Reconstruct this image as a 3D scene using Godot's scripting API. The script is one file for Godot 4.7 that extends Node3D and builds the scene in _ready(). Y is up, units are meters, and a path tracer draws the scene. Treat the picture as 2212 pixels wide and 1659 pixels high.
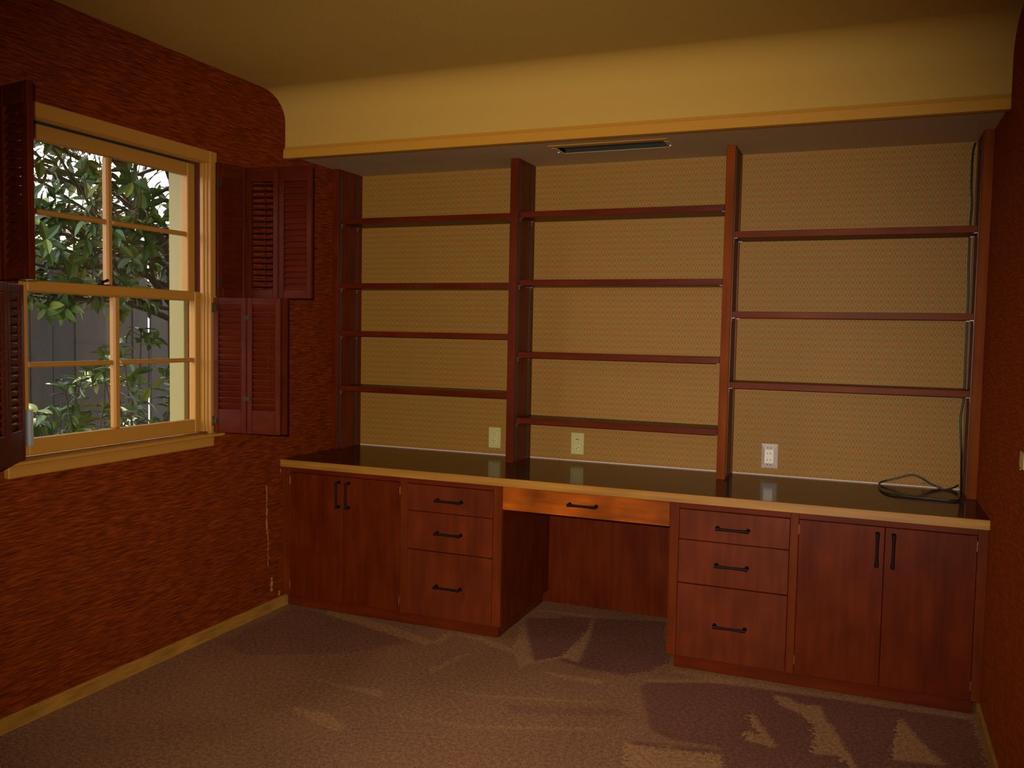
extends Node3D
# A den with built-in desk and bookshelves, photographed with a camera flash; a sash window on the left.
# x: left wall 0 .. right wall W; y up; z: wallpapered wall 0 .. towards the camera.

const W := 3.1755          # inner width of the room
const ZB := 5.0            # wall behind the camera
const CY := 2.569          # ceiling
const SY := 2.2874         # underside of the soffit
const H := 0.76            # counter top
const ZC := 0.6718         # face of the base cabinets
const DU := 0.2403         # depth of the shelf uprights

var M := {}
var meshes := {}
var taken := {}
var rng := RandomNumberGenerator.new()

# ---------------------------------------------------------------- helpers
func lin(r: float, g: float, b: float) -> Color:
	return Color(r, g, b).linear_to_srgb()

func numbered(n: String) -> String:
	if not taken.has(n):
		taken[n] = 0
		return n
	taken[n] += 1
	return "%s_%03d" % [n, taken[n]]

func thing(called: String, at: Vector3, label: String, category: String, group := "", turn := 0.0) -> Node3D:
	var o := Node3D.new()
	o.name = numbered(called)
	add_child(o)
	o.position = at
	o.rotation.y = turn
	o.set_meta("label", label)
	o.set_meta("category", category)
	if group != "":
		o.set_meta("group", group)
	return o

func struct_node(called: String, at := Vector3.ZERO, label := "") -> Node3D:
	var o := Node3D.new()
	o.name = called
	add_child(o)
	o.position = at
	o.set_meta("kind", "structure")
	if label != "":
		o.set_meta("label", label)
	return o

func put(parent: Node, called: String, mesh: Mesh, mat: Material, at := Vector3.ZERO, basis := Basis.IDENTITY) -> MeshInstance3D:
	var o := MeshInstance3D.new()
	o.name = called
	o.mesh = mesh
	o.material_override = mat
	parent.add_child(o, true)
	o.transform = Transform3D(basis, at)
	o.cast_shadow = GeometryInstance3D.SHADOW_CASTING_SETTING_ON
	return o

func origin_of(n: Node) -> Vector3:
	var p := Vector3.ZERO
	var k := n
	while k != self:
		p += (k as Node3D).position
		k = k.get_parent()
	return p

# box between two room points, as a mesh of its own under an unturned parent
func box(parent: Node, called: String, a: Vector3, b: Vector3, mat: Material, c := 0.0012) -> MeshInstance3D:
	var lo := a.min(b)
	var hi := a.max(b)
	return put(parent, called, cbox(hi - lo, c), mat, (lo + hi) * 0.5 - (Vector3.ZERO if parent == self else origin_of(parent)))

# the same in the parent's own axes
func lbox(parent: Node, called: String, a: Vector3, b: Vector3, mat: Material, c := 0.001, basis := Basis.IDENTITY) -> MeshInstance3D:
	var lo := a.min(b)
	var hi := a.max(b)
	return put(parent, called, cbox(hi - lo, c), mat, (lo + hi) * 0.5, basis)

func tri(st: SurfaceTool, a: Vector3, b: Vector3, c: Vector3, n: Vector3) -> void:
	if (c - a).cross(b - a).dot(n) < 0.0:
		var t := b
		b = c
		c = t
	for v in [a, b, c]:
		st.set_normal(n)
		st.add_vertex(v)

func quad(st: SurfaceTool, a: Vector3, b: Vector3, c: Vector3, d: Vector3, n: Vector3) -> void:
	tri(st, a, b, c, n)
	tri(st, a, c, d, n)

func begin() -> SurfaceTool:
	var st := SurfaceTool.new()
	st.begin(Mesh.PRIMITIVE_TRIANGLES)
	return st

func face_point(axis: int, s: Vector3, h: Vector3, c: float) -> Vector3:
	var p := Vector3.ZERO
	for k in 3:
		p[k] = s[k] * (h[k] if k == axis else h[k] - c)
	return p

func add_cbox(st: SurfaceTool, at: Vector3, size: Vector3, c: float) -> void:
	var h := size * 0.5
	c = minf(c, minf(h.x, minf(h.y, h.z)) * 0.6)
	for axis in 3:
		var u := (axis + 1) % 3
		var v := (axis + 2) % 3
		for s in [-1.0, 1.0]:
			var q := []
			for uv in [[-1.0, -1.0], [1.0, -1.0], [1.0, 1.0], [-1.0, 1.0]]:
				var sg := Vector3.ZERO
				sg[axis] = s
				sg[u] = uv[0]
				sg[v] = uv[1]
				q.append(at + face_point(axis, sg, h, c))
			var n := Vector3.ZERO
			n[axis] = s
			quad(st, q[0], q[1], q[2], q[3], n)
	if c <= 0.0:
		return
	for k in 3:
		var a := (k + 1) % 3
		var b := (k + 2) % 3
		for sa in [-1.0, 1.0]:
			for sb in [-1.0, 1.0]:
				var s0 := Vector3.ZERO
				s0[a] = sa
				s0[b] = sb
				var n := s0.normalized()
				var s1 := s0
				s0[k] = -1.0
				s1[k] = 1.0
				quad(st, at + face_point(a, s0, h, c), at + face_point(a, s1, h, c), at + face_point(b, s1, h, c), at + face_point(b, s0, h, c), n)
	for sx in [-1.0, 1.0]:
		for sy in [-1.0, 1.0]:
			for sz in [-1.0, 1.0]:
				var s := Vector3(sx, sy, sz)
				tri(st, at + face_point(0, s, h, c), at + face_point(1, s, h, c), at + face_point(2, s, h, c), s.normalized())

func cbox(size: Vector3, c: float) -> Mesh:
	var key := "%.4f %.4f %.4f %.4f" % [size.x, size.y, size.z, c]
	if not meshes.has(key):
		var st := begin()
		add_cbox(st, Vector3.ZERO, size, c)
		meshes[key] = st.commit()
	return meshes[key]

# several boxes [a, b] joined into one mesh, in room coordinates less an origin
func boxes(list: Array, c: float, o := Vector3.ZERO) -> Mesh:
	var st := begin()
	for ab in list:
		var a: Vector3 = ab[0]
		var b: Vector3 = ab[1]
		add_cbox(st, (a + b) * 0.5 - o, (b - a).abs(), c)
	return st.commit()

# a tube through points with a radius at each, closed at both ends
func tube(pts: Array, radii: Array, sides := 8) -> Mesh:
	var st := begin()
	add_tube(st, pts, radii, sides)
	return st.commit()

func add_tube(st: SurfaceTool, pts: Array, radii: Array, sides: int) -> void:
	var rings := []
	var norms := []
	var t0: Vector3 = (pts[1] - pts[0]).normalized()
	var up := Vector3.UP if absf(t0.y) < 0.9 else Vector3.RIGHT
	var x := t0.cross(up).normalized()
	for i in pts.size():
		var t: Vector3 = (pts[mini(i + 1, pts.size() - 1)] - pts[maxi(i - 1, 0)]).normalized()
		x = (x - t * x.dot(t)).normalized()
		var y := t.cross(x)
		var ring := []
		var nn := []
		for k in sides:
			var a := TAU * k / sides
			var d := x * cos(a) + y * sin(a)
			ring.append(pts[i] + d * radii[i])
			nn.append(d)
		rings.append(ring)
		norms.append(nn)
	for i in pts.size() - 1:
		for k in sides:
			var l := (k + 1) % sides
			var q := [[i, k], [i + 1, k], [i + 1, l], [i, k], [i + 1, l], [i, l]]
			var a: Vector3 = rings[i][k]
			var b: Vector3 = rings[i + 1][k]
			var c: Vector3 = rings[i + 1][l]
			if (c - a).cross(b - a).dot(norms[i][k] + norms[i][l]) < 0.0:
				q = [q[0], q[2], q[1], q[3], q[5], q[4]]
			for e in q:
				st.set_normal(norms[e[0]][e[1]])
				st.add_vertex(rings[e[0]][e[1]])
	for e in [0, pts.size() - 1]:
		var n: Vector3 = (pts[0] - pts[1]).normalized() if e == 0 else (pts[e] - pts[e - 1]).normalized()
		for k in sides:
			tri(st, pts[e], rings[e][k], rings[e][(k + 1) % sides], n)

func smooth(ctrl: Array, per := 6) -> Array:
	var out := []
	for i in ctrl.size() - 1:
		var p0: Vector3 = ctrl[maxi(i - 1, 0)]
		var p1: Vector3 = ctrl[i]
		var p2: Vector3 = ctrl[i + 1]
		var p3: Vector3 = ctrl[mini(i + 2, ctrl.size() - 1)]
		for k in per:
			var t := float(k) / per
			out.append(0.5 * ((2.0 * p1) + (p2 - p0) * t + (2.0 * p0 - 5.0 * p1 + 4.0 * p2 - p3) * t * t + (3.0 * p1 - p0 - 3.0 * p2 + p3) * t * t * t))
	out.append(ctrl[ctrl.size() - 1])
	return out

func same(v: float, n: int) -> Array:
	var a := []
	a.resize(n)
	a.fill(v)
	return a

# ---------------------------------------------------------------- textures
func noise(freq: float, octaves: int, sd: int) -> FastNoiseLite:
	var n := FastNoiseLite.new()
	n.noise_type = FastNoiseLite.TYPE_SIMPLEX_SMOOTH
	n.seed = sd
	n.frequency = freq
	n.fractal_octaves = octaves
	return n

func nimg(w: int, h: int, freq: float, octaves: int, sd: int) -> PackedByteArray:
	return noise(freq, octaves, sd).get_seamless_image(w, h).get_data()

func tex(w: int, h: int, data: PackedByteArray) -> ImageTexture:
	var im := Image.create_from_data(w, h, false, Image.FORMAT_RGB8, data)
	im.generate_mipmaps()
	return ImageTexture.create_from_image(im)

# stained veneer: fine streaks along v with blotchy stain; values near white, tinted by the material
func wood_texture(along_u: bool, sd: int, streak: float, blotch: float) -> ImageTexture:
	var n := 512
	var fine := nimg(n, 64, 0.045, 3, sd)       # squeezed along the grain
	var broad := nimg(n, n, 0.006, 3, sd + 1)
	var flame := nimg(n, 128, 0.02, 2, sd + 2)
	var d := PackedByteArray()
	d.resize(n * n * 3)
	for j in n:
		for i in n:
			var g: float = fine[(j >> 3) * n + i] / 255.0 - 0.5
			var f: float = flame[(j >> 2) * n + i] / 255.0 - 0.5
			var b: float = broad[j * n + i] / 255.0 - 0.5
			var v := 0.80 + g * streak + f * streak * 0.5 + b * blotch
			var k := ((i * n + j) if along_u else (j * n + i)) * 3
			d[k] = int(clampf(v, 0.0, 1.0) * 255.0)
			d[k + 1] = int(clampf(v * 0.97 + 0.03 * b, 0.0, 1.0) * 255.0)
			d[k + 2] = int(clampf(v * 0.95, 0.0, 1.0) * 255.0)
	return tex(n, n, d)

# woven grasscloth: thin level fibres, darker and lighter, with rubbed places
func grasscloth_texture() -> ImageTexture:
	var n := 1024
	var reed := noise(1.0, 2, 31)
	var slub := noise(1.0, 2, 32)
	var broad := nimg(n, n, 0.006, 2, 33)
	# long fibres drawn on a narrow strip, stretched along the wall
	var m := 128
	var row := PackedFloat32Array()
	row.resize(m * n)
	for j in n:
		for i in m:
			var e := minf(1.0, (m - i) / 12.0)     # blend the two ends so that the repeat does not show
			var a := reed.get_noise_2d(i * 0.10, j * 0.42) * 0.30 + slub.get_noise_2d(i * 0.05, j * 0.11) * 0.20
			var c := reed.get_noise_2d((i - m) * 0.10, j * 0.42) * 0.30 + slub.get_noise_2d((i - m) * 0.05, j * 0.11) * 0.20
			row[j * m + i] = lerpf(c, a, e)
	var d := PackedByteArray()
	d.resize(n * n * 3)
	for j in n:
		for i in n:
			var f: float = row[j * m + (i >> 3)]
			var b: float = broad[j * n + i] / 255.0 - 0.5
			var v := 0.72 + f + b * 0.07
			var o := maxf(0.0, f - 0.10) * 0.5
			var seam := 0.05 if (i % 512) < 3 else 0.0
			var k := (j * n + i) * 3
			d[k] = int(clampf(v + seam, 0.0, 1.0) * 255.0)
			d[k + 1] = int(clampf(v * 0.96 + seam + o, 0.0, 1.0) * 255.0)
			d[k + 2] = int(clampf(v * 0.92 + seam, 0.0, 1.0) * 255.0)
	return tex(n, n, d)

# printed wallpaper, one repeat: a ringed dot at the corners, a small flower in the middle
func wallpaper_texture() -> ImageTexture:
	var n := 192
	var ground := lin(0.531, 0.291, 0.049)
	var cream := lin(0.577, 0.458, 0.130)
	var olive := lin(0.233, 0.127, 0.014)
	var orange := lin(0.437, 0.127, 0.009)
	var tan_ := lin(0.616, 0.306, 0.062)
	var d := PackedByteArray()
	d.resize(n * n * 3)
	for j in n:
		for i in n:
			var u := float(i) / n
			var v := float(j) / n
			var cu := u - roundf(u)
			var cv := v - roundf(v)
			var r := sqrt(cu * cu + cv * cv)
			var fu := u - 0.5
			var fv := v - 0.5
			var fr := sqrt(fu * fu + fv * fv)
			var ang := atan2(fv, fu)
			var col := ground
			var petal := 0.25 + 0.05 * cos(8.0 * ang)
			if fr < petal:
				col = tan_
			if fr < petal and fr > petal - 0.035:
				col = lin(0.453, 0.223, 0.033)
			if fr < 0.115:
				col = orange
			if fr < 0.045:
				col = lin(0.280, 0.067, 0.006)
			if r < 0.335:
				col = olive
			if r < 0.265:
				col = cream
			if r < 0.175:
				col = lin(0.405, 0.306, 0.069)
			if r < 0.125:
				col = cream
			if r < 0.075:
				col = olive
			# small dark lozenge above and below each ring
			var lu := u - roundf(u)
			var lv := v - 0.5
			if absf(lu) * 1.2 + absf(lv) * 0.8 < 0.10:
				col = lin(0.201, 0.087, 0.006)
			var k := (j * n + i) * 3
			d[k] = int(col.r * 255.0)
			d[k + 1] = int(col.g * 255.0)
			d[k + 2] = int(col.b * 255.0)
	return tex(n, n, d)

# tracks of the vacuum cleaner on the carpet: [nap, x, z, x, z ...] in metres on the floor
const NAP := [
	[-1, [1.2, 0.31, 1.55, 0.18, 1.74, 0.83, 1.63, 0.81, 1.53, 0.76, 1.44, 0.84]],
	[-1, [1.35, 0.22, 1.85, 0.07, 1.95, 0.52, 1.98, 0.59, 1.93, 0.72, 1.84, 0.83, 1.55, 0.79]],
	[-1, [1.93, 0.91, 1.96, 0.84, 2.19, 0.75, 2.42, 0.73, 3.15, 0.68, 3.15, 1.09, 2.34, 1.46, 2.31, 1.31, 2.14, 1.32, 2.06, 1.28, 1.99, 1.08]],
	[-0.5, [0.06, 0.66, 0.28, 0.69, 0.84, 0.85, 0.66, 1.09, 0.27, 1.3, 0.08, 1.22]],
	[-0.5, [2.34, 1.46, 3.15, 1.09, 3.15, 1.6, 2.5, 1.75]],
	[1, [0.25, 0.63, 0.44, 0.65, 0.65, 0.7, 0.85, 0.77, 0.94, 0.81, 0.92, 0.86, 0.77, 0.82, 0.54, 0.76, 0.28, 0.69]],
	[0.8, [0.93, 0.81, 0.95, 0.66, 0.97, 0.68, 0.97, 0.84]],
	[0.8, [1.08, 1.11, 1.13, 0.86, 1.15, 0.88, 1.1, 1.14]],
	[0.9, [0.68, 1.38, 0.82, 1.4, 1.01, 1.38, 1.03, 1.44, 0.94, 1.43, 0.81, 1.42]],
	[0.9, [0.74, 1.65, 0.92, 1.64, 1.04, 1.7, 1.05, 1.76, 0.95, 1.73, 0.82, 1.68]],
	[1, [1.22, 0.41, 1.29, 0.54, 1.44, 0.84, 1.41, 0.94, 1.34, 0.81, 1.14, 0.71, 0.97, 0.67, 1.12, 0.66, 1.3, 0.73]],
	[1, [1.51, 0.16, 1.58, 0.49, 1.62, 0.77, 1.53, 0.74, 1.54, 0.54, 1.53, 0.32]],
	[0.8, [1.44, 0.84, 1.53, 0.73, 1.53, 0.76, 1.45, 0.86]],
	[0.8, [1.2, 0.16, 1.5, 0.13, 1.52, 0.17, 1.21, 0.19]],
	[0.9, [1.5, 0.93, 1.77, 0.91, 1.78, 0.96, 1.64, 0.97]],
	[0.7, [1.19, 1.26, 1.35, 1.26, 1.54, 1.2, 1.82, 1.12, 1.82, 1.14, 1.55, 1.22, 1.36, 1.28]],
	[0.7, [1.16, 1.56, 1.3, 1.53, 1.43, 1.52, 1.89, 1.34, 1.9, 1.36, 1.44, 1.54, 1.31, 1.54]],
	[-0.4, [1.5, 1.3, 1.9, 1.16, 1.95, 1.2, 1.55, 1.36]],
	[1, [2.37, 0.97, 2.49, 1.22, 2.47, 1.24, 2.37, 1.03]],
	[1, [2.37, 1.18, 2.38, 1.13, 2.47, 1.21, 2.46, 1.23, 2.38, 1.22]],
	[1, [2.43, 0.77, 2.49, 0.77, 2.53, 0.82, 2.61, 0.8, 2.64, 0.93, 2.66, 0.97, 2.75, 1.27, 2.73, 1.28, 2.69, 1.2, 2.61, 1.23, 2.6, 1.0, 2.54, 0.9, 2.48, 0.87]],
	[1, [2.9, 0.79, 2.95, 0.95, 3.03, 1.13, 2.86, 1.16, 2.88, 0.89]],
	[0.7, [2.02, 0.67, 2.41, 0.67, 3.15, 0.65, 3.14, 0.7, 2.42, 0.72, 2.03, 0.71]],
	[1, [2.0, 1.41, 2.03, 1.42, 2.13, 1.41, 2.17, 1.4, 2.32, 1.36, 2.34, 1.46, 2.05, 1.59]],
	[-0.9, [2.02, 1.385, 2.13, 1.37, 2.13, 1.395, 2.03, 1.41]],
	[-0.9, [2.16, 1.36, 2.3, 1.335, 2.31, 1.36, 2.17, 1.39]],
	[0.8, [1.91, 0.84, 2.18, 0.71, 2.3, 0.72, 2.19, 0.75, 1.96, 0.85]],
]
const CARPET := 3.2   # metres the carpet texture covers

func carpet_texture() -> ImageTexture:
	var m := 640
	var nap := PackedFloat32Array()
	nap.resize(m * m)
	for e in NAP:
		var p: Array = e[1]
		var c := p.size() / 2
		var y0 := 1e9
		var y1 := -1e9
		for k in c:
			y0 = minf(y0, p[2 * k + 1])
			y1 = maxf(y1, p[2 * k + 1])
		for j in range(int(y0 / CARPET * m), int(y1 / CARPET * m) + 1):
			var z := (j + 0.5) / m * CARPET
			var xs := []
			for k in c:
				var xa: float = p[2 * k]
				var za: float = p[2 * k + 1]
				var xb: float = p[2 * ((k + 1) % c)]
				var zb: float = p[2 * ((k + 1) % c) + 1]
				if (za <= z) != (zb <= z):
					xs.append(xa + (z - za) / (zb - za) * (xb - xa))
			xs.sort()
			for q in range(0, xs.size() - 1, 2):
				for i in range(clampi(int(xs[q] / CARPET * m), 0, m - 1), clampi(int(xs[q + 1] / CARPET * m), 0, m - 1) + 1):
					nap[j * m + i] = e[0]
	var n := 1600
	var fine := nimg(400, 400, 0.28, 2, 51)
	var tuft := nimg(800, 800, 0.09, 2, 52)
	var broad := nimg(400, 400, 0.008, 3, 53)
	var d := PackedByteArray()
	d.resize(n * n * 3)
	for j in n:
		for i in n:
			var f: float = fine[(j % 400) * 400 + (i % 400)] / 255.0 - 0.5
			var t: float = tuft[(j % 800) * 800 + (i % 800)] / 255.0 - 0.5
			var b: float = broad[(j >> 2) * 400 + (i >> 2)] / 255.0 - 0.5
			# ragged edge of each track
			var ii := clampi(int(i * 0.4 + t * 9.0), 0, m - 1)
			var jj := clampi(int(j * 0.4 + f * 7.0), 0, m - 1)
			var w := nap[jj * m + ii]
			var v := 0.68 + f * 0.34 + t * 0.20 + b * 0.10
			var k := (j * n + i) * 3
			var up := maxf(w, 0.0)
			var dn := maxf(-w, 0.0)
			d[k] = int(clampf(v * (1.0 + 0.12 * up - 0.15 * dn), 0.0, 1.0) * 255.0)
			d[k + 1] = int(clampf(v * (0.94 + 0.14 * up - 0.20 * dn), 0.0, 1.0) * 255.0)
			d[k + 2] = int(clampf(v * (0.92 + 0.08 * up - 0.10 * dn), 0.0, 1.0) * 255.0)
	return tex(n, n, d)

func height_texture(w: int, h: int, freq: float, octaves: int, sd: int) -> ImageTexture:
	var im := noise(freq, octaves, sd).get_seamless_image(w, h)
	return ImageTexture.create_from_image(im)

# ---------------------------------------------------------------- materials
func mat(color: Color, rough: float, texture: Texture2D = null, scale := Vector3.ONE, offset := Vector3.ZERO, spec := 0.5) -> StandardMaterial3D:
	var m := StandardMaterial3D.new()
	m.albedo_color = color
	m.roughness = rough
	m.metallic_specular = spec
	if texture != null:
		m.albedo_texture = texture
		m.uv1_triplanar = true
		m.uv1_world_triplanar = true
		m.uv1_scale = scale
		m.uv1_offset = offset
	return m

func relief(m: StandardMaterial3D, t: Texture2D, cm: float) -> void:
	m.heightmap_enabled = true
	m.heightmap_texture = t
	m.heightmap_scale = cm

func make_materials() -> void:
	var wv := wood_texture(false, 11, 0.13, 0.16)
	var wh := wood_texture(true, 15, 0.14, 0.15)
	var wood := lin(0.165, 0.0225, 0.0025)
	for k in 3:
		M["wood_v%d" % k] = mat(wood, 0.38, wv, Vector3(1.3, 0.8, 1.3), Vector3(0.37 * k, 0.21 * k, 0.13 * k), 0.28)
		M["wood_h%d" % k] = mat(wood, 0.38, wh, Vector3(0.8, 1.3, 1.3), Vector3(0.37 * k, 0.21 * k, 0.13 * k), 0.28)
	M.drawer = mat(lin(0.19, 0.031, 0.0060), 0.42, wv, Vector3(1.1, 0.9, 1.1), Vector3(0.5, 0.3, 0.1), 0.3)
	M.sheen_board = mat(lin(0.30, 0.062, 0.0050), 0.45, wv, Vector3(1.5, 0.6, 1.5), Vector3(0.1, 0.6, 0.2), 0.16)  # lighter wood copy; flash sheen of the right uprights put into its colour
	M.lumber = mat(lin(0.195, 0.033, 0.0040), 0.42, wv, Vector3(1.7, 0.7, 1.7), Vector3(0.3, 0.1, 0.2), 0.25)
	M.sheen_shelf = mat(lin(0.235, 0.041, 0.0050), 0.42, wh, Vector3(0.7, 1.3, 1.3), Vector3(0.1, 0.6, 0.2), 0.20)  # right-bay shelf wood, lightened to carry the flash highlights in its colour
	M.pale_drawer = mat(lin(0.47, 0.105, 0.0070), 0.36, wood_texture(true, 19, 0.16, 0.42), Vector3(0.9, 1.4, 1.0), Vector3.ZERO, 0.3)
	M.edge = mat(lin(0.58, 0.275, 0.036), 0.4, wh, Vector3(0.6, 2.2, 2.0))
	M.laminate = mat(lin(0.10, 0.032, 0.0065), 0.13, wh, Vector3(0.8, 1.0, 2.0), Vector3.ZERO, 0.22)
	M.shutter = mat(lin(0.105, 0.0145, 0.0022), 0.42, wv, Vector3(2.5, 1.2, 2.5), Vector3.ZERO, 0.2)
	M.shutter_h = mat(lin(0.105, 0.0145, 0.0022), 0.42, wh, Vector3(1.5, 2.5, 2.5), Vector3.ZERO, 0.2)
	M.grasscloth = mat(lin(0.29, 0.050, 0.0055), 0.8, grasscloth_texture(), Vector3(1.0, 1.0, 1.0), Vector3.ZERO, 0.15)
	M.grasscloth.rim_enabled = true
	M.grasscloth.rim = 0.60
	M.grasscloth.rim_tint = 1.0
	M.wallpaper = mat(lin(0.61, 0.50, 0.27), 0.65, wallpaper_texture(), Vector3(1.0 / 0.0305, 1.0 / 0.0292, 1.0 / 0.0305))
	M.plaster = mat(lin(0.485, 0.292, 0.064), 0.7, null, Vector3.ONE, Vector3.ZERO, 0.2)
	relief(M.plaster, height_texture(256, 256, 0.05, 3, 62), 0.03)
	M.plaster.heightmap_texture = height_texture(256, 256, 0.05, 3, 62)
	M.plaster.uv1_triplanar = true
	M.plaster.uv1_world_triplanar = true
	M.plaster.uv1_scale = Vector3(3, 3, 3)
	M.soffit_under = mat(lin(0.50, 0.33, 0.17), 0.7, null, Vector3.ONE, Vector3.ZERO, 0.2)
	M.trim = mat(lin(0.48, 0.225, 0.026), 0.4, null, Vector3.ONE, Vector3.ZERO, 0.3)
	M.cream = mat(lin(0.37, 0.168, 0.026), 0.4, null, Vector3.ONE, Vector3.ZERO, 0.3)
	M.baseboard = mat(lin(0.50, 0.245, 0.034), 0.45, wh, Vector3(1.5, 3.0, 1.5))
	M.jamb = mat(lin(0.10, 0.025, 0.016), 0.6, null, Vector3.ONE, Vector3.ZERO, 0.2)
	M.carpet = StandardMaterial3D.new()
	M.carpet.albedo_texture = carpet_texture()
	M.carpet.albedo_color = lin(0.54, 0.295, 0.150)
	M.carpet.roughness = 1.0
	M.carpet.metallic_specular = 0.1
	M.iron = mat(lin(0.010, 0.006, 0.005), 0.5, null, Vector3.ONE, Vector3.ZERO, 0.25)
	M.bronze = mat(lin(0.026, 0.020, 0.010), 0.6, null, Vector3.ONE, Vector3.ZERO, 0.25)
	M.nickel = mat(lin(0.45, 0.43, 0.40), 0.35)
	M.nickel.metallic = 0.9
	M.standard = mat(lin(0.075, 0.05, 0.036), 0.36)
	M.standard.metallic = 0.6
	M.brass = mat(lin(0.75, 0.6, 0.4), 0.3)
	M.brass.metallic = 0.9
	M.aluminium = mat(lin(0.34, 0.35, 0.36), 0.4)
	M.aluminium.metallic = 0.6
	M.ivory = mat(lin(0.52, 0.46, 0.20), 0.22)
	M.ivory_in = mat(lin(0.60, 0.54, 0.25), 0.3)
	M.white = mat(lin(0.76, 0.70, 0.66), 0.3)
	M.white_in = mat(lin(0.84, 0.80, 0.70), 0.3)
	M.black = mat(lin(0.006, 0.006, 0.006), 0.6)
	M.rubber = mat(lin(0.010, 0.012, 0.011), 0.38)
	M.caulk = mat(lin(0.72, 0.64, 0.55), 0.4)
	M.duct = mat(lin(0.02, 0.018, 0.014), 0.7)
	M.glass = StandardMaterial3D.new()
	M.glass.transparency = BaseMaterial3D.TRANSPARENCY_ALPHA
	M.glass.albedo_color = Color(0.02, 0.03, 0.025, 0.05)
	M.glass.roughness = 0.02
	M.glass.metallic_specular = 0.4
	M.fence = mat(lin(0.030, 0.022, 0.012), 0.9, wv, Vector3(2.5, 0.7, 2.5))
	M.fence1 = mat(lin(0.024, 0.0175, 0.0095), 0.9, wv, Vector3(2.5, 0.7, 2.5), Vector3(0.4, 0.2, 0.7))
	M.bark = mat(lin(0.075, 0.062, 0.042), 0.9, wv, Vector3(6, 3, 6))
	M.twig = mat(lin(0.10, 0.075, 0.04), 0.85)
	M.torn = mat(lin(0.36, 0.16, 0.035), 0.9)
	M.soil = mat(lin(0.07, 0.05, 0.035), 1.0)
	M.siding = mat(lin(0.24, 0.20, 0.05), 0.6)
	M.stucco = mat(lin(0.40, 0.33, 0.27), 0.9)
	M.roof = mat(lin(0.10, 0.08, 0.07), 0.9)
	var greens := [lin(0.035, 0.070, 0.014), lin(0.060, 0.105, 0.018), lin(0.14, 0.18, 0.026), lin(0.040, 0.080, 0.024)]
	for k in 4:
		var g := mat(greens[k], 0.48, null, Vector3.ONE, Vector3.ZERO, 0.35)
		g.backlight = Color(0.42, 0.46, 0.10)
		M["leaf%d" % k] = g
	var gm := mat(Color.WHITE, 0.48, null, Vector3.ONE, Vector3.ZERO, 0.35)
	gm.vertex_color_use_as_albedo = true
	gm.backlight = Color(0.42, 0.46, 0.10)
	M.leaf_many = gm

# ---------------------------------------------------------------- camera and light
func camera_and_light() -> void:
	var cam := Camera3D.new()
	cam.name = "camera"
	add_child(cam)
	cam.position = Vector3(2.7285, 1.4253, 4.3351)
	cam.basis = Basis.from_euler(Vector3(-0.0596, 0.3843, 0.0186))
	cam.fov = rad_to_deg(2.0 * atan(829.5 / 1894.1))
	cam.near = 0.05
	cam.far = 100.0
	cam.current = true

	var env := Environment.new()
	env.background_mode = Environment.BG_SKY
	var sky := Sky.new()
	var sm := ProceduralSkyMaterial.new()
	sm.sky_top_color = Color(0.93, 0.95, 1.0)
	sm.sky_horizon_color = Color(1.0, 0.96, 0.90)
	sm.ground_bottom_color = Color(0.30, 0.26, 0.20)
	sm.ground_horizon_color = Color(0.60, 0.55, 0.45)
	sm.sky_energy_multiplier = 2.6
	sm.ground_energy_multiplier = 0.6
	sky.sky_material = sm
	env.sky = sky
	env.tonemap_mode = Environment.TONE_MAPPER_LINEAR
	env.tonemap_exposure = 1.0
	env.sdfgi_enabled = true
	env.ssao_enabled = true
	env.ssil_enabled = true
	var we := WorldEnvironment.new()
	we.name = "environment"
	we.environment = env
	add_child(we)

	# sun high over the neighbour's garden; the added eave keeps it out of the room
	var sun := DirectionalLight3D.new()
	sun.name = "sun"
	add_child(sun)
	sun.look_at_from_position(Vector3.ZERO, Vector3(0.45, -0.80, 0.42), Vector3.UP)
	sun.light_energy = 7.0
	sun.light_color = Color(1.0, 0.94, 0.82)
	sun.light_angular_distance = 0.6
	sun.shadow_enabled = true

	# the camera's own flash, beside and above the lens; its reflector falls off towards the corners
	var flash := SpotLight3D.new()
	flash.name = "camera_flash"
	add_child(flash)
	flash.transform = cam.transform.translated_local(Vector3(-0.035, 0.05, 0.02)).rotated_local(Vector3.RIGHT, -0.095).rotated_local(Vector3.UP, 0.015)
	flash.light_color = lin(1.0, 0.87, 0.70)
	flash.light_energy = 12.0
	flash.light_size = 0.02
	flash.spot_angle = 43.0
	flash.spot_angle_attenuation = 1.0
	flash.spot_range = 12.0
	flash.spot_attenuation = 2.0
	flash.shadow_enabled = true

# ---------------------------------------------------------------- the room
const WZ0 := 1.215   # window opening
const WZ1 := 2.165
const WY0 := 0.945
const WY1 := 2.165

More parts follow.
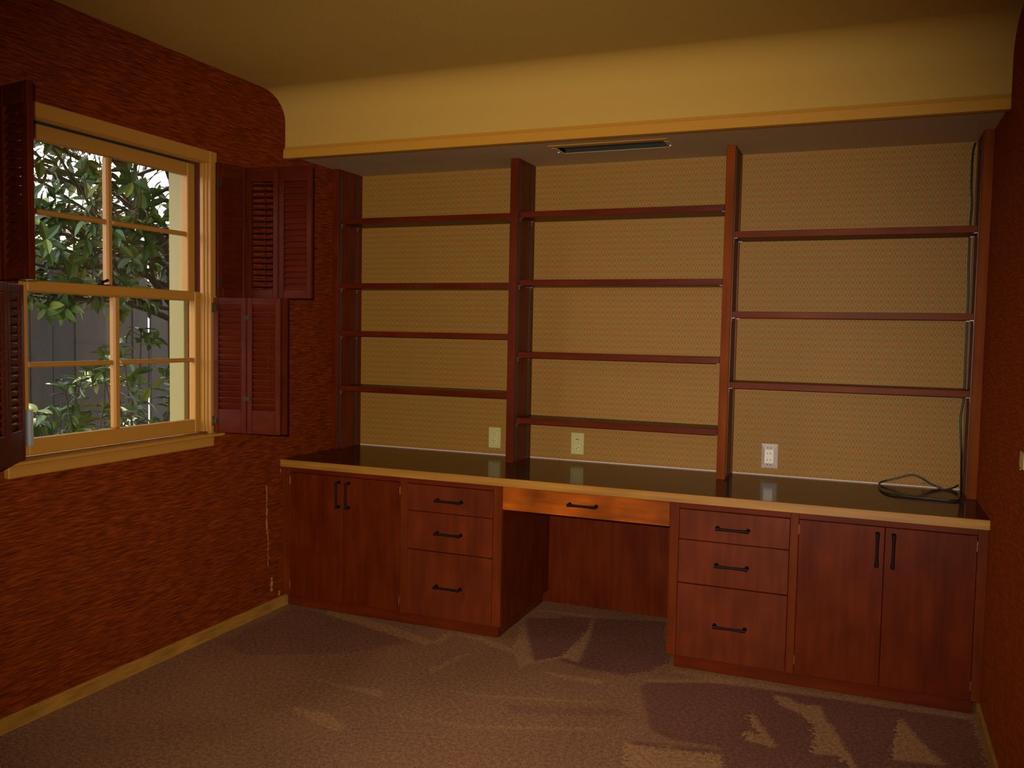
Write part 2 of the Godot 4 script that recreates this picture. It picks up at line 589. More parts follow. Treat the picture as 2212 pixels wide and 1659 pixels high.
func room() -> void:
	# carpeted floor, textured by its own place
	var st := begin()
	var n := Vector3.UP
	for q in [[Vector3(-0.1, 0, -0.1), Vector3(W + 0.1, 0, ZB + 0.1)]]:
		var a: Vector3 = q[0]
		var b: Vector3 = q[1]
		var p := [Vector3(a.x, 0, a.z), Vector3(b.x, 0, a.z), Vector3(b.x, 0, b.z), Vector3(a.x, 0, b.z)]
		for e in [0, 1, 2, 0, 2, 3]:
			st.set_normal(n)
			st.set_uv(Vector2(p[e].x, p[e].z) / CARPET)
			st.add_vertex(p[e])
		var lo := Vector3(0, -0.15, 0)
		for e in [[0, 1, Vector3(0, 0, -1)], [1, 2, Vector3(1, 0, 0)], [2, 3, Vector3(0, 0, 1)], [3, 0, Vector3(-1, 0, 0)]]:
			st.set_uv(Vector2.ZERO)
			quad(st, p[e[0]], p[e[1]], p[e[1]] + lo, p[e[0]] + lo, e[2])
		quad(st, p[0] + lo, p[1] + lo, p[2] + lo, p[3] + lo, Vector3.DOWN)
	var fl := put(self, "floor", st.commit(), M.carpet)
	fl.set_meta("kind", "structure")
	fl.set_meta("label", "mauve-brown cut-pile carpet with vacuum tracks")

	var ce := put(self, "ceiling", boxes([[Vector3(-0.2, CY, -0.2), Vector3(W + 0.2, CY + 0.15, ZB + 0.2)]], 0.0), M.plaster)
	ce.set_meta("kind", "structure")

	# wall with the window: grasscloth inside
	var t := 0.16
	var wl := put(self, "wall_left", boxes([
		[Vector3(-t, -0.15, -0.15), Vector3(0, CY + 0.05, WZ0 - 0.012)],
		[Vector3(-t, -0.15, WZ1 + 0.012), Vector3(0, CY + 0.05, ZB + 0.15)],
		[Vector3(-t, -0.15, WZ0 - 0.012), Vector3(0, WY0 - 0.012, WZ1 + 0.012)],
		[Vector3(-t, WY1 + 0.012, WZ0 - 0.012), Vector3(0, CY + 0.05, WZ1 + 0.012)]], 0.0), M.grasscloth)
	wl.set_meta("kind", "structure")
	# rubbed and torn grasscloth by the cabinet
	rng.seed = 3
	for e in [[0.800, 0.40, 0.640, 0.007], [0.788, 0.22, 0.42, 0.004], [0.760, 0.10, 0.17, 0.014], [0.700, 0.062, 0.086, 0.014], [0.690, 0.690, 0.712, 0.006]]:
		var sc := begin()
		var steps := 14
		var prev := []
		for q in steps + 1:
			var yy := lerpf(e[1], e[2], float(q) / steps)
			var ww: float = e[3] * rng.randf_range(0.15, 1.0)
			var zz: float = e[0] + rng.randf_range(-0.004, 0.004)
			var pr := [Vector3(0.0004, yy, zz - ww), Vector3(0.0004, yy, zz + ww)]
			if q > 0:
				quad(sc, prev[0], prev[1], pr[1], pr[0], Vector3.RIGHT)
			prev = pr
		put(wl, "torn_paper", sc.commit(), M.torn)
	var ws := put(self, "wall_outside", boxes([
		[Vector3(-t - 0.02, -0.3, -1.5), Vector3(-t, CY + 0.05, WZ0 - 0.012)],
		[Vector3(-t - 0.02, -0.3, WZ1 + 0.012), Vector3(-t, CY + 0.05, ZB + 0.15)],
		[Vector3(-t - 0.02, -0.3, WZ0 - 0.012), Vector3(-t, WY0 - 0.03, WZ1 + 0.012)],
		[Vector3(-t - 0.02, WY1 + 0.012, WZ0 - 0.012), Vector3(-t, CY + 0.05, WZ1 + 0.012)]], 0.0), M.siding)
	ws.set_meta("kind", "structure")
	for e in [["wall_right", Vector3(W, -0.15, -0.15), Vector3(W + t, CY + 0.05, ZB + 0.15), M.grasscloth],
			["wall_back", Vector3(-0.1, -0.15, -0.15), Vector3(W + 0.1, CY + 0.05, 0), M.wallpaper],
			["wall_front", Vector3(-0.1, -0.15, ZB), Vector3(W + 0.1, CY + 0.05, ZB + 0.15), M.grasscloth]]:
		var w := put(self, e[0], boxes([[e[1], e[2]]], 0.0), e[3])
		w.set_meta("kind", "structure")
	# roof; its wide eave over the window is added, unseen, to block sun
	var rf := put(self, "roof", boxes([[Vector3(-1.25, CY + 0.13, -1.5), Vector3(W + 0.3, CY + 0.30, ZB + 0.4)]], 0.0), M.roof)
	rf.set_meta("kind", "structure")

	# soffit over the shelves: a hollow box whose face sweeps into the ceiling
	st = begin()
	var zf := 0.660
	var prof := [Vector2(zf - 0.02, SY), Vector2(zf, SY), Vector2(zf, 2.44)]
	for k in range(1, 13):
		var a := PI * 0.5 * k / 12.0
		prof.append(Vector2(zf + 0.175 * (1.0 - cos(a)), 2.44 + (CY - 2.44) * sin(a)))
	prof.append(Vector2(zf + 0.175, CY + 0.02))
	prof.append(Vector2(zf - 0.02, CY + 0.02))
	for k in prof.size():
		var a: Vector2 = prof[k]
		var b: Vector2 = prof[(k + 1) % prof.size()]
		var na := Vector3(0, -(b.x - a.x), b.y - a.y).normalized()
		var nb := na
		if k >= 2 and k < 14:
			na = Vector3(0, -sin(PI * 0.5 * (k - 2) / 12.0), cos(PI * 0.5 * (k - 2) / 12.0))
			nb = Vector3(0, -sin(PI * 0.5 * (k - 1) / 12.0), cos(PI * 0.5 * (k - 1) / 12.0))
		var q := [Vector3(0, a.y, a.x), Vector3(W, a.y, a.x), Vector3(W, b.y, b.x), Vector3(0, b.y, b.x)]
		var nn := [na, na, nb, nb]
		var order := [0, 1, 2, 0, 2, 3]
		if (q[2] - q[0]).cross(q[1] - q[0]).dot(na) < 0.0:
			order = [0, 2, 1, 0, 3, 2]
		for e in order:
			st.set_normal(nn[e])
			st.add_vertex(q[e])
	var so := put(self, "soffit", st.commit(), M.plaster)
	so.set_meta("kind", "structure")
	so.set_meta("label", "cream plaster soffit face curving up into the ceiling")
	# underside with the hole for the vent
	var vx0 := 1.342
	var vx1 := 1.850
	var vz0 := 0.277
	var vz1 := 0.420
	var un := put(self, "soffit_underside", boxes([
		[Vector3(0, SY, 0), Vector3(vx0, SY + 0.015, zf - 0.019)],
		[Vector3(vx1, SY, 0), Vector3(W, SY + 0.015, zf - 0.019)],
		[Vector3(vx0, SY, 0), Vector3(vx1, SY + 0.015, vz0)],
		[Vector3(vx0, SY, vz1), Vector3(vx1, SY + 0.015, zf - 0.019)]], 0.0), M.soffit_under)
	un.set_meta("kind", "structure")

	var tr := struct_node("trim_1", Vector3(0, 2.262, 0.668), "golden painted trim board along the soffit")
	box(tr, "board", Vector3(0.001, 2.262, 0.640), Vector3(W - 0.001, 2.304, 0.680), M.trim, 0.002)
	box(tr, "cap_moulding", Vector3(0.001, 2.305, 0.655), Vector3(W - 0.001, 2.311, 0.676), M.trim, 0.002)
	box(tr, "cap_moulding", Vector3(0.001, 2.312, 0.655), Vector3(W - 0.001, 2.319, 0.671), M.trim, 0.003)

	for e in [["baseboard_left", 0.0, 0.014], ["baseboard_right", W - 0.014, W]]:
		var b := put(self, e[0], boxes([[Vector3(e[1], 0, 0.64), Vector3(e[2], 0.058, ZB)]], 0.003), M.baseboard)
		b.set_meta("kind", "structure")

	# ceiling vent
	var v := thing("air_vent", Vector3(1.598, SY, 0.35), "dark rectangular air vent with thin cream flange under the soffit", "vent")
	var y0 := SY - 0.005
	box(v, "flange", Vector3(1.320, y0 + 0.001, 0.422), Vector3(1.876, SY, 0.464), M.trim, 0.002)
	box(v, "flange", Vector3(1.320, SY - 0.0015, 0.262), Vector3(1.876, SY, 0.277), M.soffit_under, 0.002)
	box(v, "flange", Vector3(1.320, y0, 0.277), Vector3(1.342, SY, 0.420), M.soffit_under, 0.002)
	box(v, "flange", Vector3(1.850, y0, 0.277), Vector3(1.876, SY, 0.420), M.soffit_under, 0.002)
	put(v, "duct", boxes([
		[Vector3(vx0, SY + 0.001, vz0 - 0.004), Vector3(vx1, SY + 0.2, vz0)], [Vector3(vx0, SY + 0.001, vz1), Vector3(vx1, SY + 0.2, vz1 + 0.004)],
		[Vector3(vx0 - 0.004, SY + 0.001, vz0), Vector3(vx0, SY + 0.2, vz1)], [Vector3(vx1, SY + 0.001, vz0), Vector3(vx1 + 0.004, SY + 0.2, vz1)],
		[Vector3(vx0, SY + 0.196, vz0), Vector3(vx1, SY + 0.2, vz1)]], 0.0, v.position), M.duct)
	for k in 6:
		var z := vz0 + 0.014 + k * 0.023
		put(v, "blade", cbox(Vector3(vx1 - vx0 - 0.004, 0.002, 0.022), 0.0004), M.duct, Vector3(0.5 * (vx0 + vx1), SY + 0.022, z) - v.position, Basis(Vector3.RIGHT, 0.9))
	for x in [1.329, 1.863]:
		put(v, "screw", tube([Vector3(0, 0, 0), Vector3(0, -0.003, 0), Vector3(0, -0.005, 0)], [0.005, 0.005, 0.003], 10), M.caulk, Vector3(x, y0, 0.335) - v.position)

func pane_frame(parent: Node, x0: float, x1: float, z0: float, z1: float, y0: float, y1: float, gz0: float, gz1: float, gy0: float, gy1: float, mz: Array, my: Array, m: Material) -> void:
	# stiles and rails
	box(parent, "stile", Vector3(x0, y0, z0), Vector3(x1, y1, gz0), m, 0.003)
	box(parent, "stile", Vector3(x0, y0, gz1), Vector3(x1, y1, z1), m, 0.003)
	box(parent, "rail", Vector3(x0, y0, gz0), Vector3(x1, gy0, gz1), m, 0.003)
	box(parent, "rail", Vector3(x0, gy1, gz0), Vector3(x1, y1, gz1), m, 0.003)
	# muntins, bevelled towards the room
	var xm := x0 + 0.004
	var xb := 0.5 * (x0 + x1)
	box(parent, "muntin", Vector3(xm, gy0, mz[0]), Vector3(x1 - 0.001, gy1, mz[1]), m, 0.007)
	box(parent, "muntin", Vector3(xm, my[0], gz0), Vector3(x1 - 0.002, my[1], mz[0]), m, 0.005)
	box(parent, "muntin", Vector3(xm, my[0], mz[1]), Vector3(x1 - 0.002, my[1], gz1), m, 0.005)
	for a in [[gz0, mz[0]], [mz[1], gz1]]:
		for b in [[gy0, my[0]], [my[1], gy1]]:
			box(parent, "pane", Vector3(xb - 0.010, b[0] - 0.003, a[0] - 0.003), Vector3(xb - 0.007, b[1] + 0.003, a[1] + 0.003), M.glass, 0.0)

func window() -> void:
	var w := struct_node("window_1", Vector3(0, WY0, 1.69), "cream double-hung window of eight panes")
	var c: Material = M.cream
	# casing boards on the wall
	box(w, "casing", Vector3(0.0, 0.944, 1.178), Vector3(0.020, 2.193, 1.222), c, 0.003)
	box(w, "casing", Vector3(0.0, 0.944, 2.158), Vector3(0.020, 2.193, 2.202), c, 0.003)
	box(w, "casing", Vector3(0.0, 2.140, 1.222), Vector3(0.020, 2.193, 2.158), c, 0.003)
	# stops that hold the sashes
	box(w, "stop", Vector3(-0.026, 0.953, 1.213), Vector3(0.006, 2.150, 1.230), c, 0.003)
	box(w, "stop", Vector3(-0.026, 0.953, 1.230), Vector3(-0.006, 2.150, 1.237), c, 0.003)
	box(w, "stop", Vector3(-0.026, 0.953, 2.143), Vector3(0.006, 2.150, 2.167), c, 0.003)
	box(w, "stop", Vector3(-0.026, 2.137, 1.237), Vector3(0.006, 2.150, 2.143), c, 0.003)
	# jambs, stained track above the lower sash, painted outside
	box(w, "jamb", Vector3(-0.115, 0.93, 1.203), Vector3(-0.001, 2.177, 1.2145), M.jamb, 0.001)
	box(w, "jamb", Vector3(-0.115, 0.93, 2.1655), Vector3(-0.001, 2.177, 2.177), M.jamb, 0.001)
	box(w, "jamb", Vector3(-0.115, 2.1655, 1.2145), Vector3(-0.001, 2.177, 2.1655), M.jamb, 0.001)
	box(w, "gap_shade_strip", Vector3(-0.1145, 2.115, 1.2145), Vector3(-0.1092, 2.1655, 2.1655), M.duct, 0.0)  # near-black strip added to stop daylight and paint the gap above the sash dark
	box(w, "outer_jamb", Vector3(-0.200, 0.93, 1.203), Vector3(-0.115, 2.177, 1.238), M.siding, 0.002)
	box(w, "outer_jamb", Vector3(-0.200, 0.93, 2.142), Vector3(-0.115, 2.177, 2.177), M.siding, 0.002)
	box(w, "outer_jamb", Vector3(-0.200, 2.125, 1.238), Vector3(-0.115, 2.177, 2.142), M.siding, 0.002)
	box(w, "outer_sill", Vector3(-0.260, 0.90, 1.18), Vector3(-0.115, 0.944, 2.20), M.siding, 0.003)
	# stool and apron
	box(w, "stool", Vector3(-0.115, 0.931, 1.2145), Vector3(0.0, 0.945, 2.1655), c, 0.002)
	box(w, "stool", Vector3(0.0, 0.931, 1.150), Vector3(0.040, 0.945, 2.232), c, 0.003)
	box(w, "apron", Vector3(0.0, 0.888, 1.203), Vector3(0.024, 0.931, 2.222), c, 0.003)
	box(w, "apron_groove_bead", Vector3(0.024, 0.918, 1.205), Vector3(0.027, 0.924, 2.220), c, 0.001)
	# sashes
	var up := Node3D.new()
	up.name = "upper_sash"
	w.add_child(up)
	pane_frame(up, -0.108, -0.070, 1.217, 2.163, 1.535, 2.141, 1.262, 2.092, 1.575, 2.086, [1.673, 1.702], [1.820, 1.838], c)
	var lo := Node3D.new()
	lo.name = "lower_sash"
	w.add_child(lo)
	pane_frame(lo, -0.066, -0.030, 1.217, 2.163, 0.951, 1.576, 1.262, 2.095, 1.010, 1.537, [1.678, 1.710], [1.265, 1.283], c)
	# black sash lock on the meeting rail
	var lk := Node3D.new()
	lk.name = "sash_lock"
	w.add_child(lk)
	box(lk, "plate", Vector3(-0.062, 1.576, 1.722), Vector3(-0.034, 1.580, 1.788), M.iron, 0.001)
	put(lk, "cam", tube([Vector3(-0.048, 1.580, 1.76), Vector3(-0.048, 1.588, 1.76), Vector3(-0.048, 1.592, 1.76)], [0.013, 0.012, 0.008], 12), M.iron, -origin_of(lk))
	put(lk, "lever", tube([Vector3(-0.048, 1.588, 1.76), Vector3(-0.044, 1.592, 1.742), Vector3(-0.040, 1.598, 1.730)], [0.006, 0.005, 0.006], 8), M.iron, -origin_of(lk))
	# strip of metal channel left on the frame by the left stile
	var ch := thing("metal_channel", Vector3(-0.02, 0.986, 2.105), "short grey aluminium channel on the lower left of the window frame", "channel")
	box(ch, "web", Vector3(-0.0295, 0.986, 2.092), Vector3(-0.027, 1.116, 2.130), M.aluminium, 0.0004)
	box(ch, "flange", Vector3(-0.027, 0.986, 2.092), Vector3(-0.014, 1.116, 2.095), M.aluminium, 0.0004)
	box(ch, "flange", Vector3(-0.027, 0.986, 2.112), Vector3(-0.014, 1.116, 2.115), M.aluminium, 0.0004)

# ---------------------------------------------------------------- shutters
# One leaf: origin at its hinged edge, +x across its width, y up from its foot, +z its front face.
func shutter_panel(parent: Node3D, w: float, h: float, top: float, foot: float, tilt: float, rod_front: bool) -> Node3D:
	var p := Node3D.new()
	p.name = "panel"
	parent.add_child(p, true)
	var d := 0.010
	var s := 0.026
	lbox(p, "stile", Vector3(0.0008, 0, -d), Vector3(s, h, d), M.shutter, 0.002)
	lbox(p, "stile", Vector3(w - s, 0, -d), Vector3(w - 0.0008, h, d), M.shutter, 0.002)
	lbox(p, "rail", Vector3(s, 0, -d + 0.001), Vector3(w - s, foot, d - 0.001), M.shutter_h, 0.002)
	lbox(p, "rail", Vector3(s, h - top, -d + 0.001), Vector3(w - s, h, d - 0.001), M.shutter_h, 0.002)
	var pitch := 0.0257
	var span := h - top - foot
	var count := int(span / pitch)
	for k in count:
		var y := foot + (k + 0.5) * span / count
		put(p, "louver", cbox(Vector3(w - 2.0 * s - 0.002, 0.0055, 0.029), 0.002), M.shutter_h, Vector3(w * 0.5, y, 0), Basis(Vector3.RIGHT, tilt))
	var zr := 0.0175 if rod_front else -0.0175
	lbox(p, "tilt_rod", Vector3(w * 0.5 - 0.004, foot + 0.008, zr - 0.003), Vector3(w * 0.5 + 0.004, h - top - 0.008, zr + 0.003), M.shutter, 0.001)
	return p

func set_panel(p: Node3D, at: Vector3, ang: float) -> void:
	# +x of the leaf runs from the wall by ang degrees: 0 along -z, 90 into the room
	var a := deg_to_rad(ang)
	var x := Vector3(sin(a), 0, -cos(a))
	p.transform = Transform3D(Basis(x, Vector3.UP, x.cross(Vector3.UP)), at)

func butt_hinge(parent: Node3D, at: Vector3, ang: float, y: float) -> void:
	var a := deg_to_rad(ang)
	var x := Vector3(sin(a), 0, -cos(a))
	var hn := put(parent, "hinge", cbox(Vector3(0.034, 0.018, 0.0025), 0.0005), M.bronze, Vector3.ZERO)
	hn.transform = Transform3D(Basis(x, Vector3.UP, x.cross(Vector3.UP)), at + Vector3(0, y, 0) + x.cross(Vector3.UP) * 0.0112)

func shutters() -> void:
	var w := 0.163
	# --- right side of the window, upper set of three leaves
	var base := Vector3(0.030, 1.557, 1.194)
	var t := thing("window_shutter", base, "upper three-leaf louvred wood shutter swung open right of the window", "shutter", "louvred shutters at the window")
	var at := Vector3.ZERO
	var angs := [13.0, 82.0, 81.0]
	var tilts := [-1.15, -0.12, 1.15]
	for k in 3:
		var p := shutter_panel(t, w, 0.592, 0.064, 0.040, tilts[k], false)
		set_panel(p, at, angs[k])
		if k == 1:
			for y in [0.085, 0.49]:
				butt_hinge(t, at, 45.0, y)
		at += Vector3(sin(deg_to_rad(angs[k])), 0, -cos(deg_to_rad(angs[k]))) * (w + 0.002)
	for y in [0.062, 0.50]:
		casing_hinge(t, Vector3.ZERO, 13.0, y)
	# --- lower set: two leaves out, the third folded behind
	base = Vector3(0.032, 0.952, 1.212)
	t = thing("window_shutter", base, "lower louvred wood shutter folded at right angles right of the window", "shutter", "louvred shutters at the window")
	at = Vector3.ZERO
	for k in 2:
		var p := shutter_panel(t, w, 0.600, 0.032, 0.106, -1.12, false)
		set_panel(p, at, 81.0)
		if k == 1:
			for y in [0.155, 0.513]:
				butt_hinge(t, at, 81.0, y)
		at += Vector3(sin(deg_to_rad(81.0)), 0, -cos(deg_to_rad(81.0))) * (w + 0.002)
	var back := shutter_panel(t, w, 0.600, 0.032, 0.106, 1.12, false)
	set_panel(back, at + Vector3(0.012, 0, -0.0235), 81.0 + 180.0)
	for y in [0.052, 0.555]:
		casing_hinge(t, Vector3.ZERO, 81.0, y)
	# --- left side of the window, mostly out of the picture
	base = Vector3(0.030, 1.558, 2.186)
	t = thing("window_shutter", base, "upper dark louvred wood shutter at the left side of the window", "shutter", "louvred shutters at the window")
	at = Vector3.ZERO
	angs = [172.0, 100.0, 100.0]
	for k in 3:
		var p := shutter_panel(t, w, 0.592, 0.064, 0.040, 1.15, false)
		set_panel(p, at, angs[k])
		at += Vector3(sin(deg_to_rad(angs[k])), 0, -cos(deg_to_rad(angs[k]))) * (w + 0.002)
	for y in [0.05, 0.50]:
		casing_hinge(t, Vector3.ZERO, 172.0, y)
	base = Vector3(0.044, 0.954, 2.184)
	t = thing("window_shutter", base, "lower dark louvred wood shutter at the left side of the window", "shutter", "louvred shutters at the window")
	at = Vector3.ZERO
	for k in 3:
		var p := shutter_panel(t, w, 0.600, 0.032, 0.106, 1.08, false)
		set_panel(p, at, 145.0)
		if k > 0:
			for y in [0.10, 0.46]:
				butt_hinge(t, at, 145.0, y)
		at += Vector3(sin(deg_to_rad(145.0)), 0, -cos(deg_to_rad(145.0))) * (w + 0.002)
	for y in [0.06, 0.53]:
		casing_hinge(t, Vector3.ZERO, 145.0, y)

func casing_hinge(parent: Node3D, at: Vector3, ang: float, y: float) -> void:
	var st := begin()
	var a := deg_to_rad(ang)
	var x := Vector3(sin(a), 0, -cos(a))
	var n := x.cross(Vector3.UP)
	var c := at + Vector3(0, y, 0) + n * 0.012
	add_tube(st, [c + Vector3(0, -0.021, 0), c + Vector3(0, -0.018, 0), c + Vector3(0, -0.015, 0), c + Vector3(0, 0.015, 0), c + Vector3(0, 0.018, 0), c + Vector3(0, 0.021, 0)], [0.002, 0.0042, 0.003, 0.003, 0.0042, 0.002], 8)
	for k in 3:
		add_cbox(st, c + n * -0.001 + x * (0.004 + k * 0.006), Vector3(0.008, 0.026, 0.006), 0.0005)
	put(parent, "hinge", st.commit(), M.bronze)

# ---------------------------------------------------------------- desk cabinets
func pull(parent: Node, centre: Vector3, length: float, upright: bool) -> void:
	# bar pull: waisted bar on two posts, flared ends; centre is on the face
	var ax := Vector3.UP if upright else Vector3.RIGHT
	var st := begin()
	var out := Vector3(0, 0, 0.028)
	var pts := []
	var rad := []
	for e in [[-0.5, 0.0064], [-0.485, 0.0080], [-0.44, 0.0074], [-0.25, 0.0062], [0.0, 0.0057], [0.25, 0.0062], [0.44, 0.0074], [0.485, 0.0080], [0.5, 0.0064]]:
		pts.append(ax * length * e[0] + out)
		rad.append(e[1])
	add_tube(st, pts, rad, 8)
	for s in [-0.46, 0.46]:
		add_tube(st, [ax * length * s, ax * length * s + Vector3(0, 0, 0.004), ax * length * s + Vector3(0, 0, 0.007), ax * length * s + out], [0.009, 0.0085, 0.0052, 0.0052], 8)
	put(parent, "handle", st.commit(), M.iron, centre - origin_of(parent))

func leaf_hinge(parent: Node, x: float, y: float) -> void:
	put(parent, "hinge", tube([Vector3(0, -0.019, 0), Vector3(0, 0.019, 0)], [0.0017, 0.0017], 8), M.brass, Vector3(x, y, ZC + 0.0015) - origin_of(parent))

func cabinet(label: String, x0: float, x1: float, bx0: float, bx1: float, stiles: Array, doors: Array, drawers: Array) -> void:
	var c := thing("desk_cabinet", Vector3(0.5 * (x0 + x1), 0, 0.34), label, "cabinet", "base cabinets of the built-in desk")
	var yb := 0.0616
	var yt := 0.7222
	box(c, "plinth", Vector3(bx0, 0, 0.03), Vector3(bx1, yb, 0.637), M.wood_h1, 0.002)
	box(c, "side_panel", Vector3(x0, yb, 0.014), Vector3(x0 + 0.018, yt, ZC - 0.020), M.wood_v2, 0.001)
	box(c, "side_panel", Vector3(x1 - 0.018, yb, 0.014), Vector3(x1, yt, ZC - 0.020), M.wood_v2, 0.001)
	box(c, "bottom_panel", Vector3(x0 + 0.018, yb, 0.014), Vector3(x1 - 0.018, yb + 0.016, ZC - 0.024), M.wood_h2, 0.001)
	box(c, "back_panel", Vector3(x0 + 0.018, yb + 0.016, 0.014), Vector3(x1 - 0.018, yt, 0.022), M.wood_v1, 0.0)
	var k := 0
	for s in stiles:
		box(c, "stile", Vector3(s[0], yb, ZC - 0.020), Vector3(s[1], yt, ZC), M.lumber, 0.0015)
		k += 1
	for i in stiles.size() - 1:
		box(c, "rail", Vector3(stiles[i][1], 0.697, ZC - 0.020), Vector3(stiles[i + 1][0], yt, ZC), M.wood_h0, 0.001)
		# dark inside just behind the gaps
		if i > 0 or true:
			box(c, "inner_divider", Vector3(stiles[i + 1][0] + 0.002, yb + 0.016, 0.022), Vector3(stiles[i + 1][0] + 0.014, yt, ZC - 0.022), M.wood_v2, 0.0)
	k = 0
	for d in doors:
		var dr := box(c, "door", Vector3(d[0], yb + 0.001, ZC - 0.019), Vector3(d[1], 0.6945, ZC + 0.0005), M["wood_v%d" % ((k + 1) % 3)], 0.0015)
		pull(dr, Vector3(d[2], 0.606, ZC + 0.0005), 0.132, true)
		for y in [0.655, 0.120]:
			leaf_hinge(dr, d[0] - 0.0005 if k == 0 else d[1] + 0.0005, y)
		k += 1
	var hy := [0.628, 0.472, 0.216]
	var ys := [[0.5670, 0.6935], [0.3815, 0.5640], [0.0630, 0.3770]]
	for i in 3:
		var f := box(c, "drawer", Vector3(drawers[0], ys[i][0], ZC - 0.019), Vector3(drawers[1], ys[i][1], ZC + 0.0005), M.drawer, 0.0015)
		pull(f, Vector3(drawers[2], hy[i], ZC + 0.0005), 0.134, false)

func desk() -> void:
	cabinet("reddish wood base cabinet under the counter beside the window wall", 0.0005, 1.2098, 0.022, 1.187, [[0.0005, 0.045], [0.6805, 0.7185], [1.1655, 1.2098]],
		[[0.0465, 0.3590, 0.336], [0.3610, 0.6790, 0.392]], [0.7200, 1.1640, 0.943])
	cabinet("reddish wood base cabinet under the counter by the right wall", 1.9800, W - 0.0005, 2.0068, 3.1521, [[1.9800, 2.0195], [2.4680, 2.5005], [3.1395, W - 0.0005]],
		[[2.5020, 2.8185, 2.793], [2.8205, 3.1380, 2.851]], [2.0210, 2.4665, 2.242])
	var d := thing("pencil_drawer", Vector3(1.595, 0.613, 0.4), "shallow pale orange wood drawer over the knee space", "drawer")
	box(d, "front", Vector3(1.2115, 0.6130, ZC - 0.019), Vector3(1.9785, 0.7222, ZC + 0.0005), M.pale_drawer, 0.0015)
	put(d, "tray", boxes([[Vector3(1.240, 0.630, 0.15), Vector3(1.252, 0.70, ZC - 0.0195)], [Vector3(1.938, 0.630, 0.15), Vector3(1.950, 0.70, ZC - 0.0195)],
		[Vector3(1.252, 0.630, 0.15), Vector3(1.938, 0.70, 0.162)], [Vector3(1.252, 0.630, 0.162), Vector3(1.938, 0.638, ZC - 0.0195)]], 0.0, d.position), M.wood_h2)
	pull(d, Vector3(1.595, 0.668, ZC + 0.0005), 0.132, false)
	var kb := put(self, "knee_panel", cbox(Vector3(0.84, 0.722, 0.010), 0.001), M.wood_v0, Vector3(1.595, 0.361, 0.006))
	kb.set_meta("label", "reddish veneer back panel of the knee space under the counter")
	kb.set_meta("category", "panel")

	var c := thing("countertop", Vector3(W * 0.5, 0.7233, 0.347), "glossy dark brown counter with pale wood front edge", "countertop")
	box(c, "laminate_top", Vector3(0.0005, 0.7233, 0.001), Vector3(W - 0.0005, H, 0.680), M.laminate, 0.001)
	box(c, "front_edge", Vector3(0.0005, 0.7233, 0.6802), Vector3(W - 0.0005, H + 0.0003, 0.6943), M.edge, 0.0015)
	for e in [[0.0395, 1.0435], [1.0880, 2.1015], [2.1415, 3.1355]]:
		box(c, "caulk_bead", Vector3(e[0], H, 0.0005), Vector3(e[1], H + 0.0045, 0.0045), M.caulk, 0.0015)

# ---------------------------------------------------------------- bookshelves
func standard_mesh() -> Mesh:
	# slotted shelf standard: two edges and the rungs between the slots; lies on +x, runs up y
	var st := begin()
	var h := 1.50
	add_cbox(st, Vector3(0.0016, h * 0.5, -0.0062), Vector3(0.0032, h, 0.0036), 0.0006)
	add_cbox(st, Vector3(0.0016, h * 0.5, 0.0062), Vector3(0.0032, h, 0.0036), 0.0006)
	var n := int(h / 0.0127)
	for k in n:
		add_cbox(st, Vector3(0.0011, (k + 0.5) * h / n, 0), Vector3(0.0022, 0.0085, 0.0090), 0.0)
	return st.commit()

func shelves() -> void:
	var xs := [[0.0005, 0.0390], [1.0440, 1.0876], [2.1019, 2.1409], [3.1363, W - 0.0005]]
	var labels := ["dark wood shelf upright against the window wall", "tall wood shelf upright between the left and middle bays",
		"tall wood shelf upright between the middle and right bays", "wood shelf upright against the right wall"]
	var sm := standard_mesh()
	for i in 4:
		var u := thing("shelf_upright", Vector3(0.5 * (xs[i][0] + xs[i][1]), H, DU * 0.5), labels[i], "upright", "uprights of the bookshelves")
		box(u, "panel", Vector3(xs[i][0], H + 0.0005, 0.001), Vector3(xs[i][1], SY - 0.0005, DU - 0.0125), (M["wood_v%d" % i] if i < 2 else M.sheen_board), 0.0)
		box(u, "front_edge", Vector3(xs[i][0], H + 0.0005, DU - 0.0125), Vector3(xs[i][1], SY - 0.0005, DU), (M["wood_v%d" % i] if i < 2 else M.sheen_board), 0.0015)
		for z in [0.053, 0.218]:
			if i < 3:
				put(u, "shelf_standard", sm, M.standard, Vector3(xs[i][1], H + 0.012, z) - u.position)
			if i > 0:
				put(u, "shelf_standard", sm, M.standard, Vector3(xs[i][0], H + 0.012, z) - u.position, Basis(Vector3.UP, PI))
	var bays := [[0, [2.020, 1.672, 1.413, 1.1125], "left"], [1, [2.0235, 1.686, 1.3235, 0.991], "middle"], [2, [1.900, 1.537, 1.2135], "right"]]
	var nth := ["top", "second", "third", "lowest"]
	for b in bays:
		var i: int = b[0]
		var x0: float = xs[i][1] + 0.0045
		var x1: float = xs[i + 1][0] - 0.0045
		for k in b[1].size():
			var y: float = b[1][k]
			var which: String = nth[k] if k < b[1].size() - 1 else "lowest"
			var s := thing("bookshelf", Vector3(0.5 * (x0 + x1), y - 0.029, 0.12), "%s empty reddish wood shelf in the %s bay" % [which, b[2]], "shelf", "adjustable shelves")
			box(s, "board", Vector3(x0, y - 0.029, 0.036), Vector3(x1, y, 0.225), (M["wood_h%d" % ((k + i) % 3)] if i < 2 else M.sheen_shelf), 0.0015)
			for z in [0.053, 0.208]:
				for e in [[x0, 1.0], [x1, -1.0]]:
					put(s, "shelf_clip", clip_mesh(e[1]), M.nickel, Vector3(e[0], y - 0.029, z) - s.position)

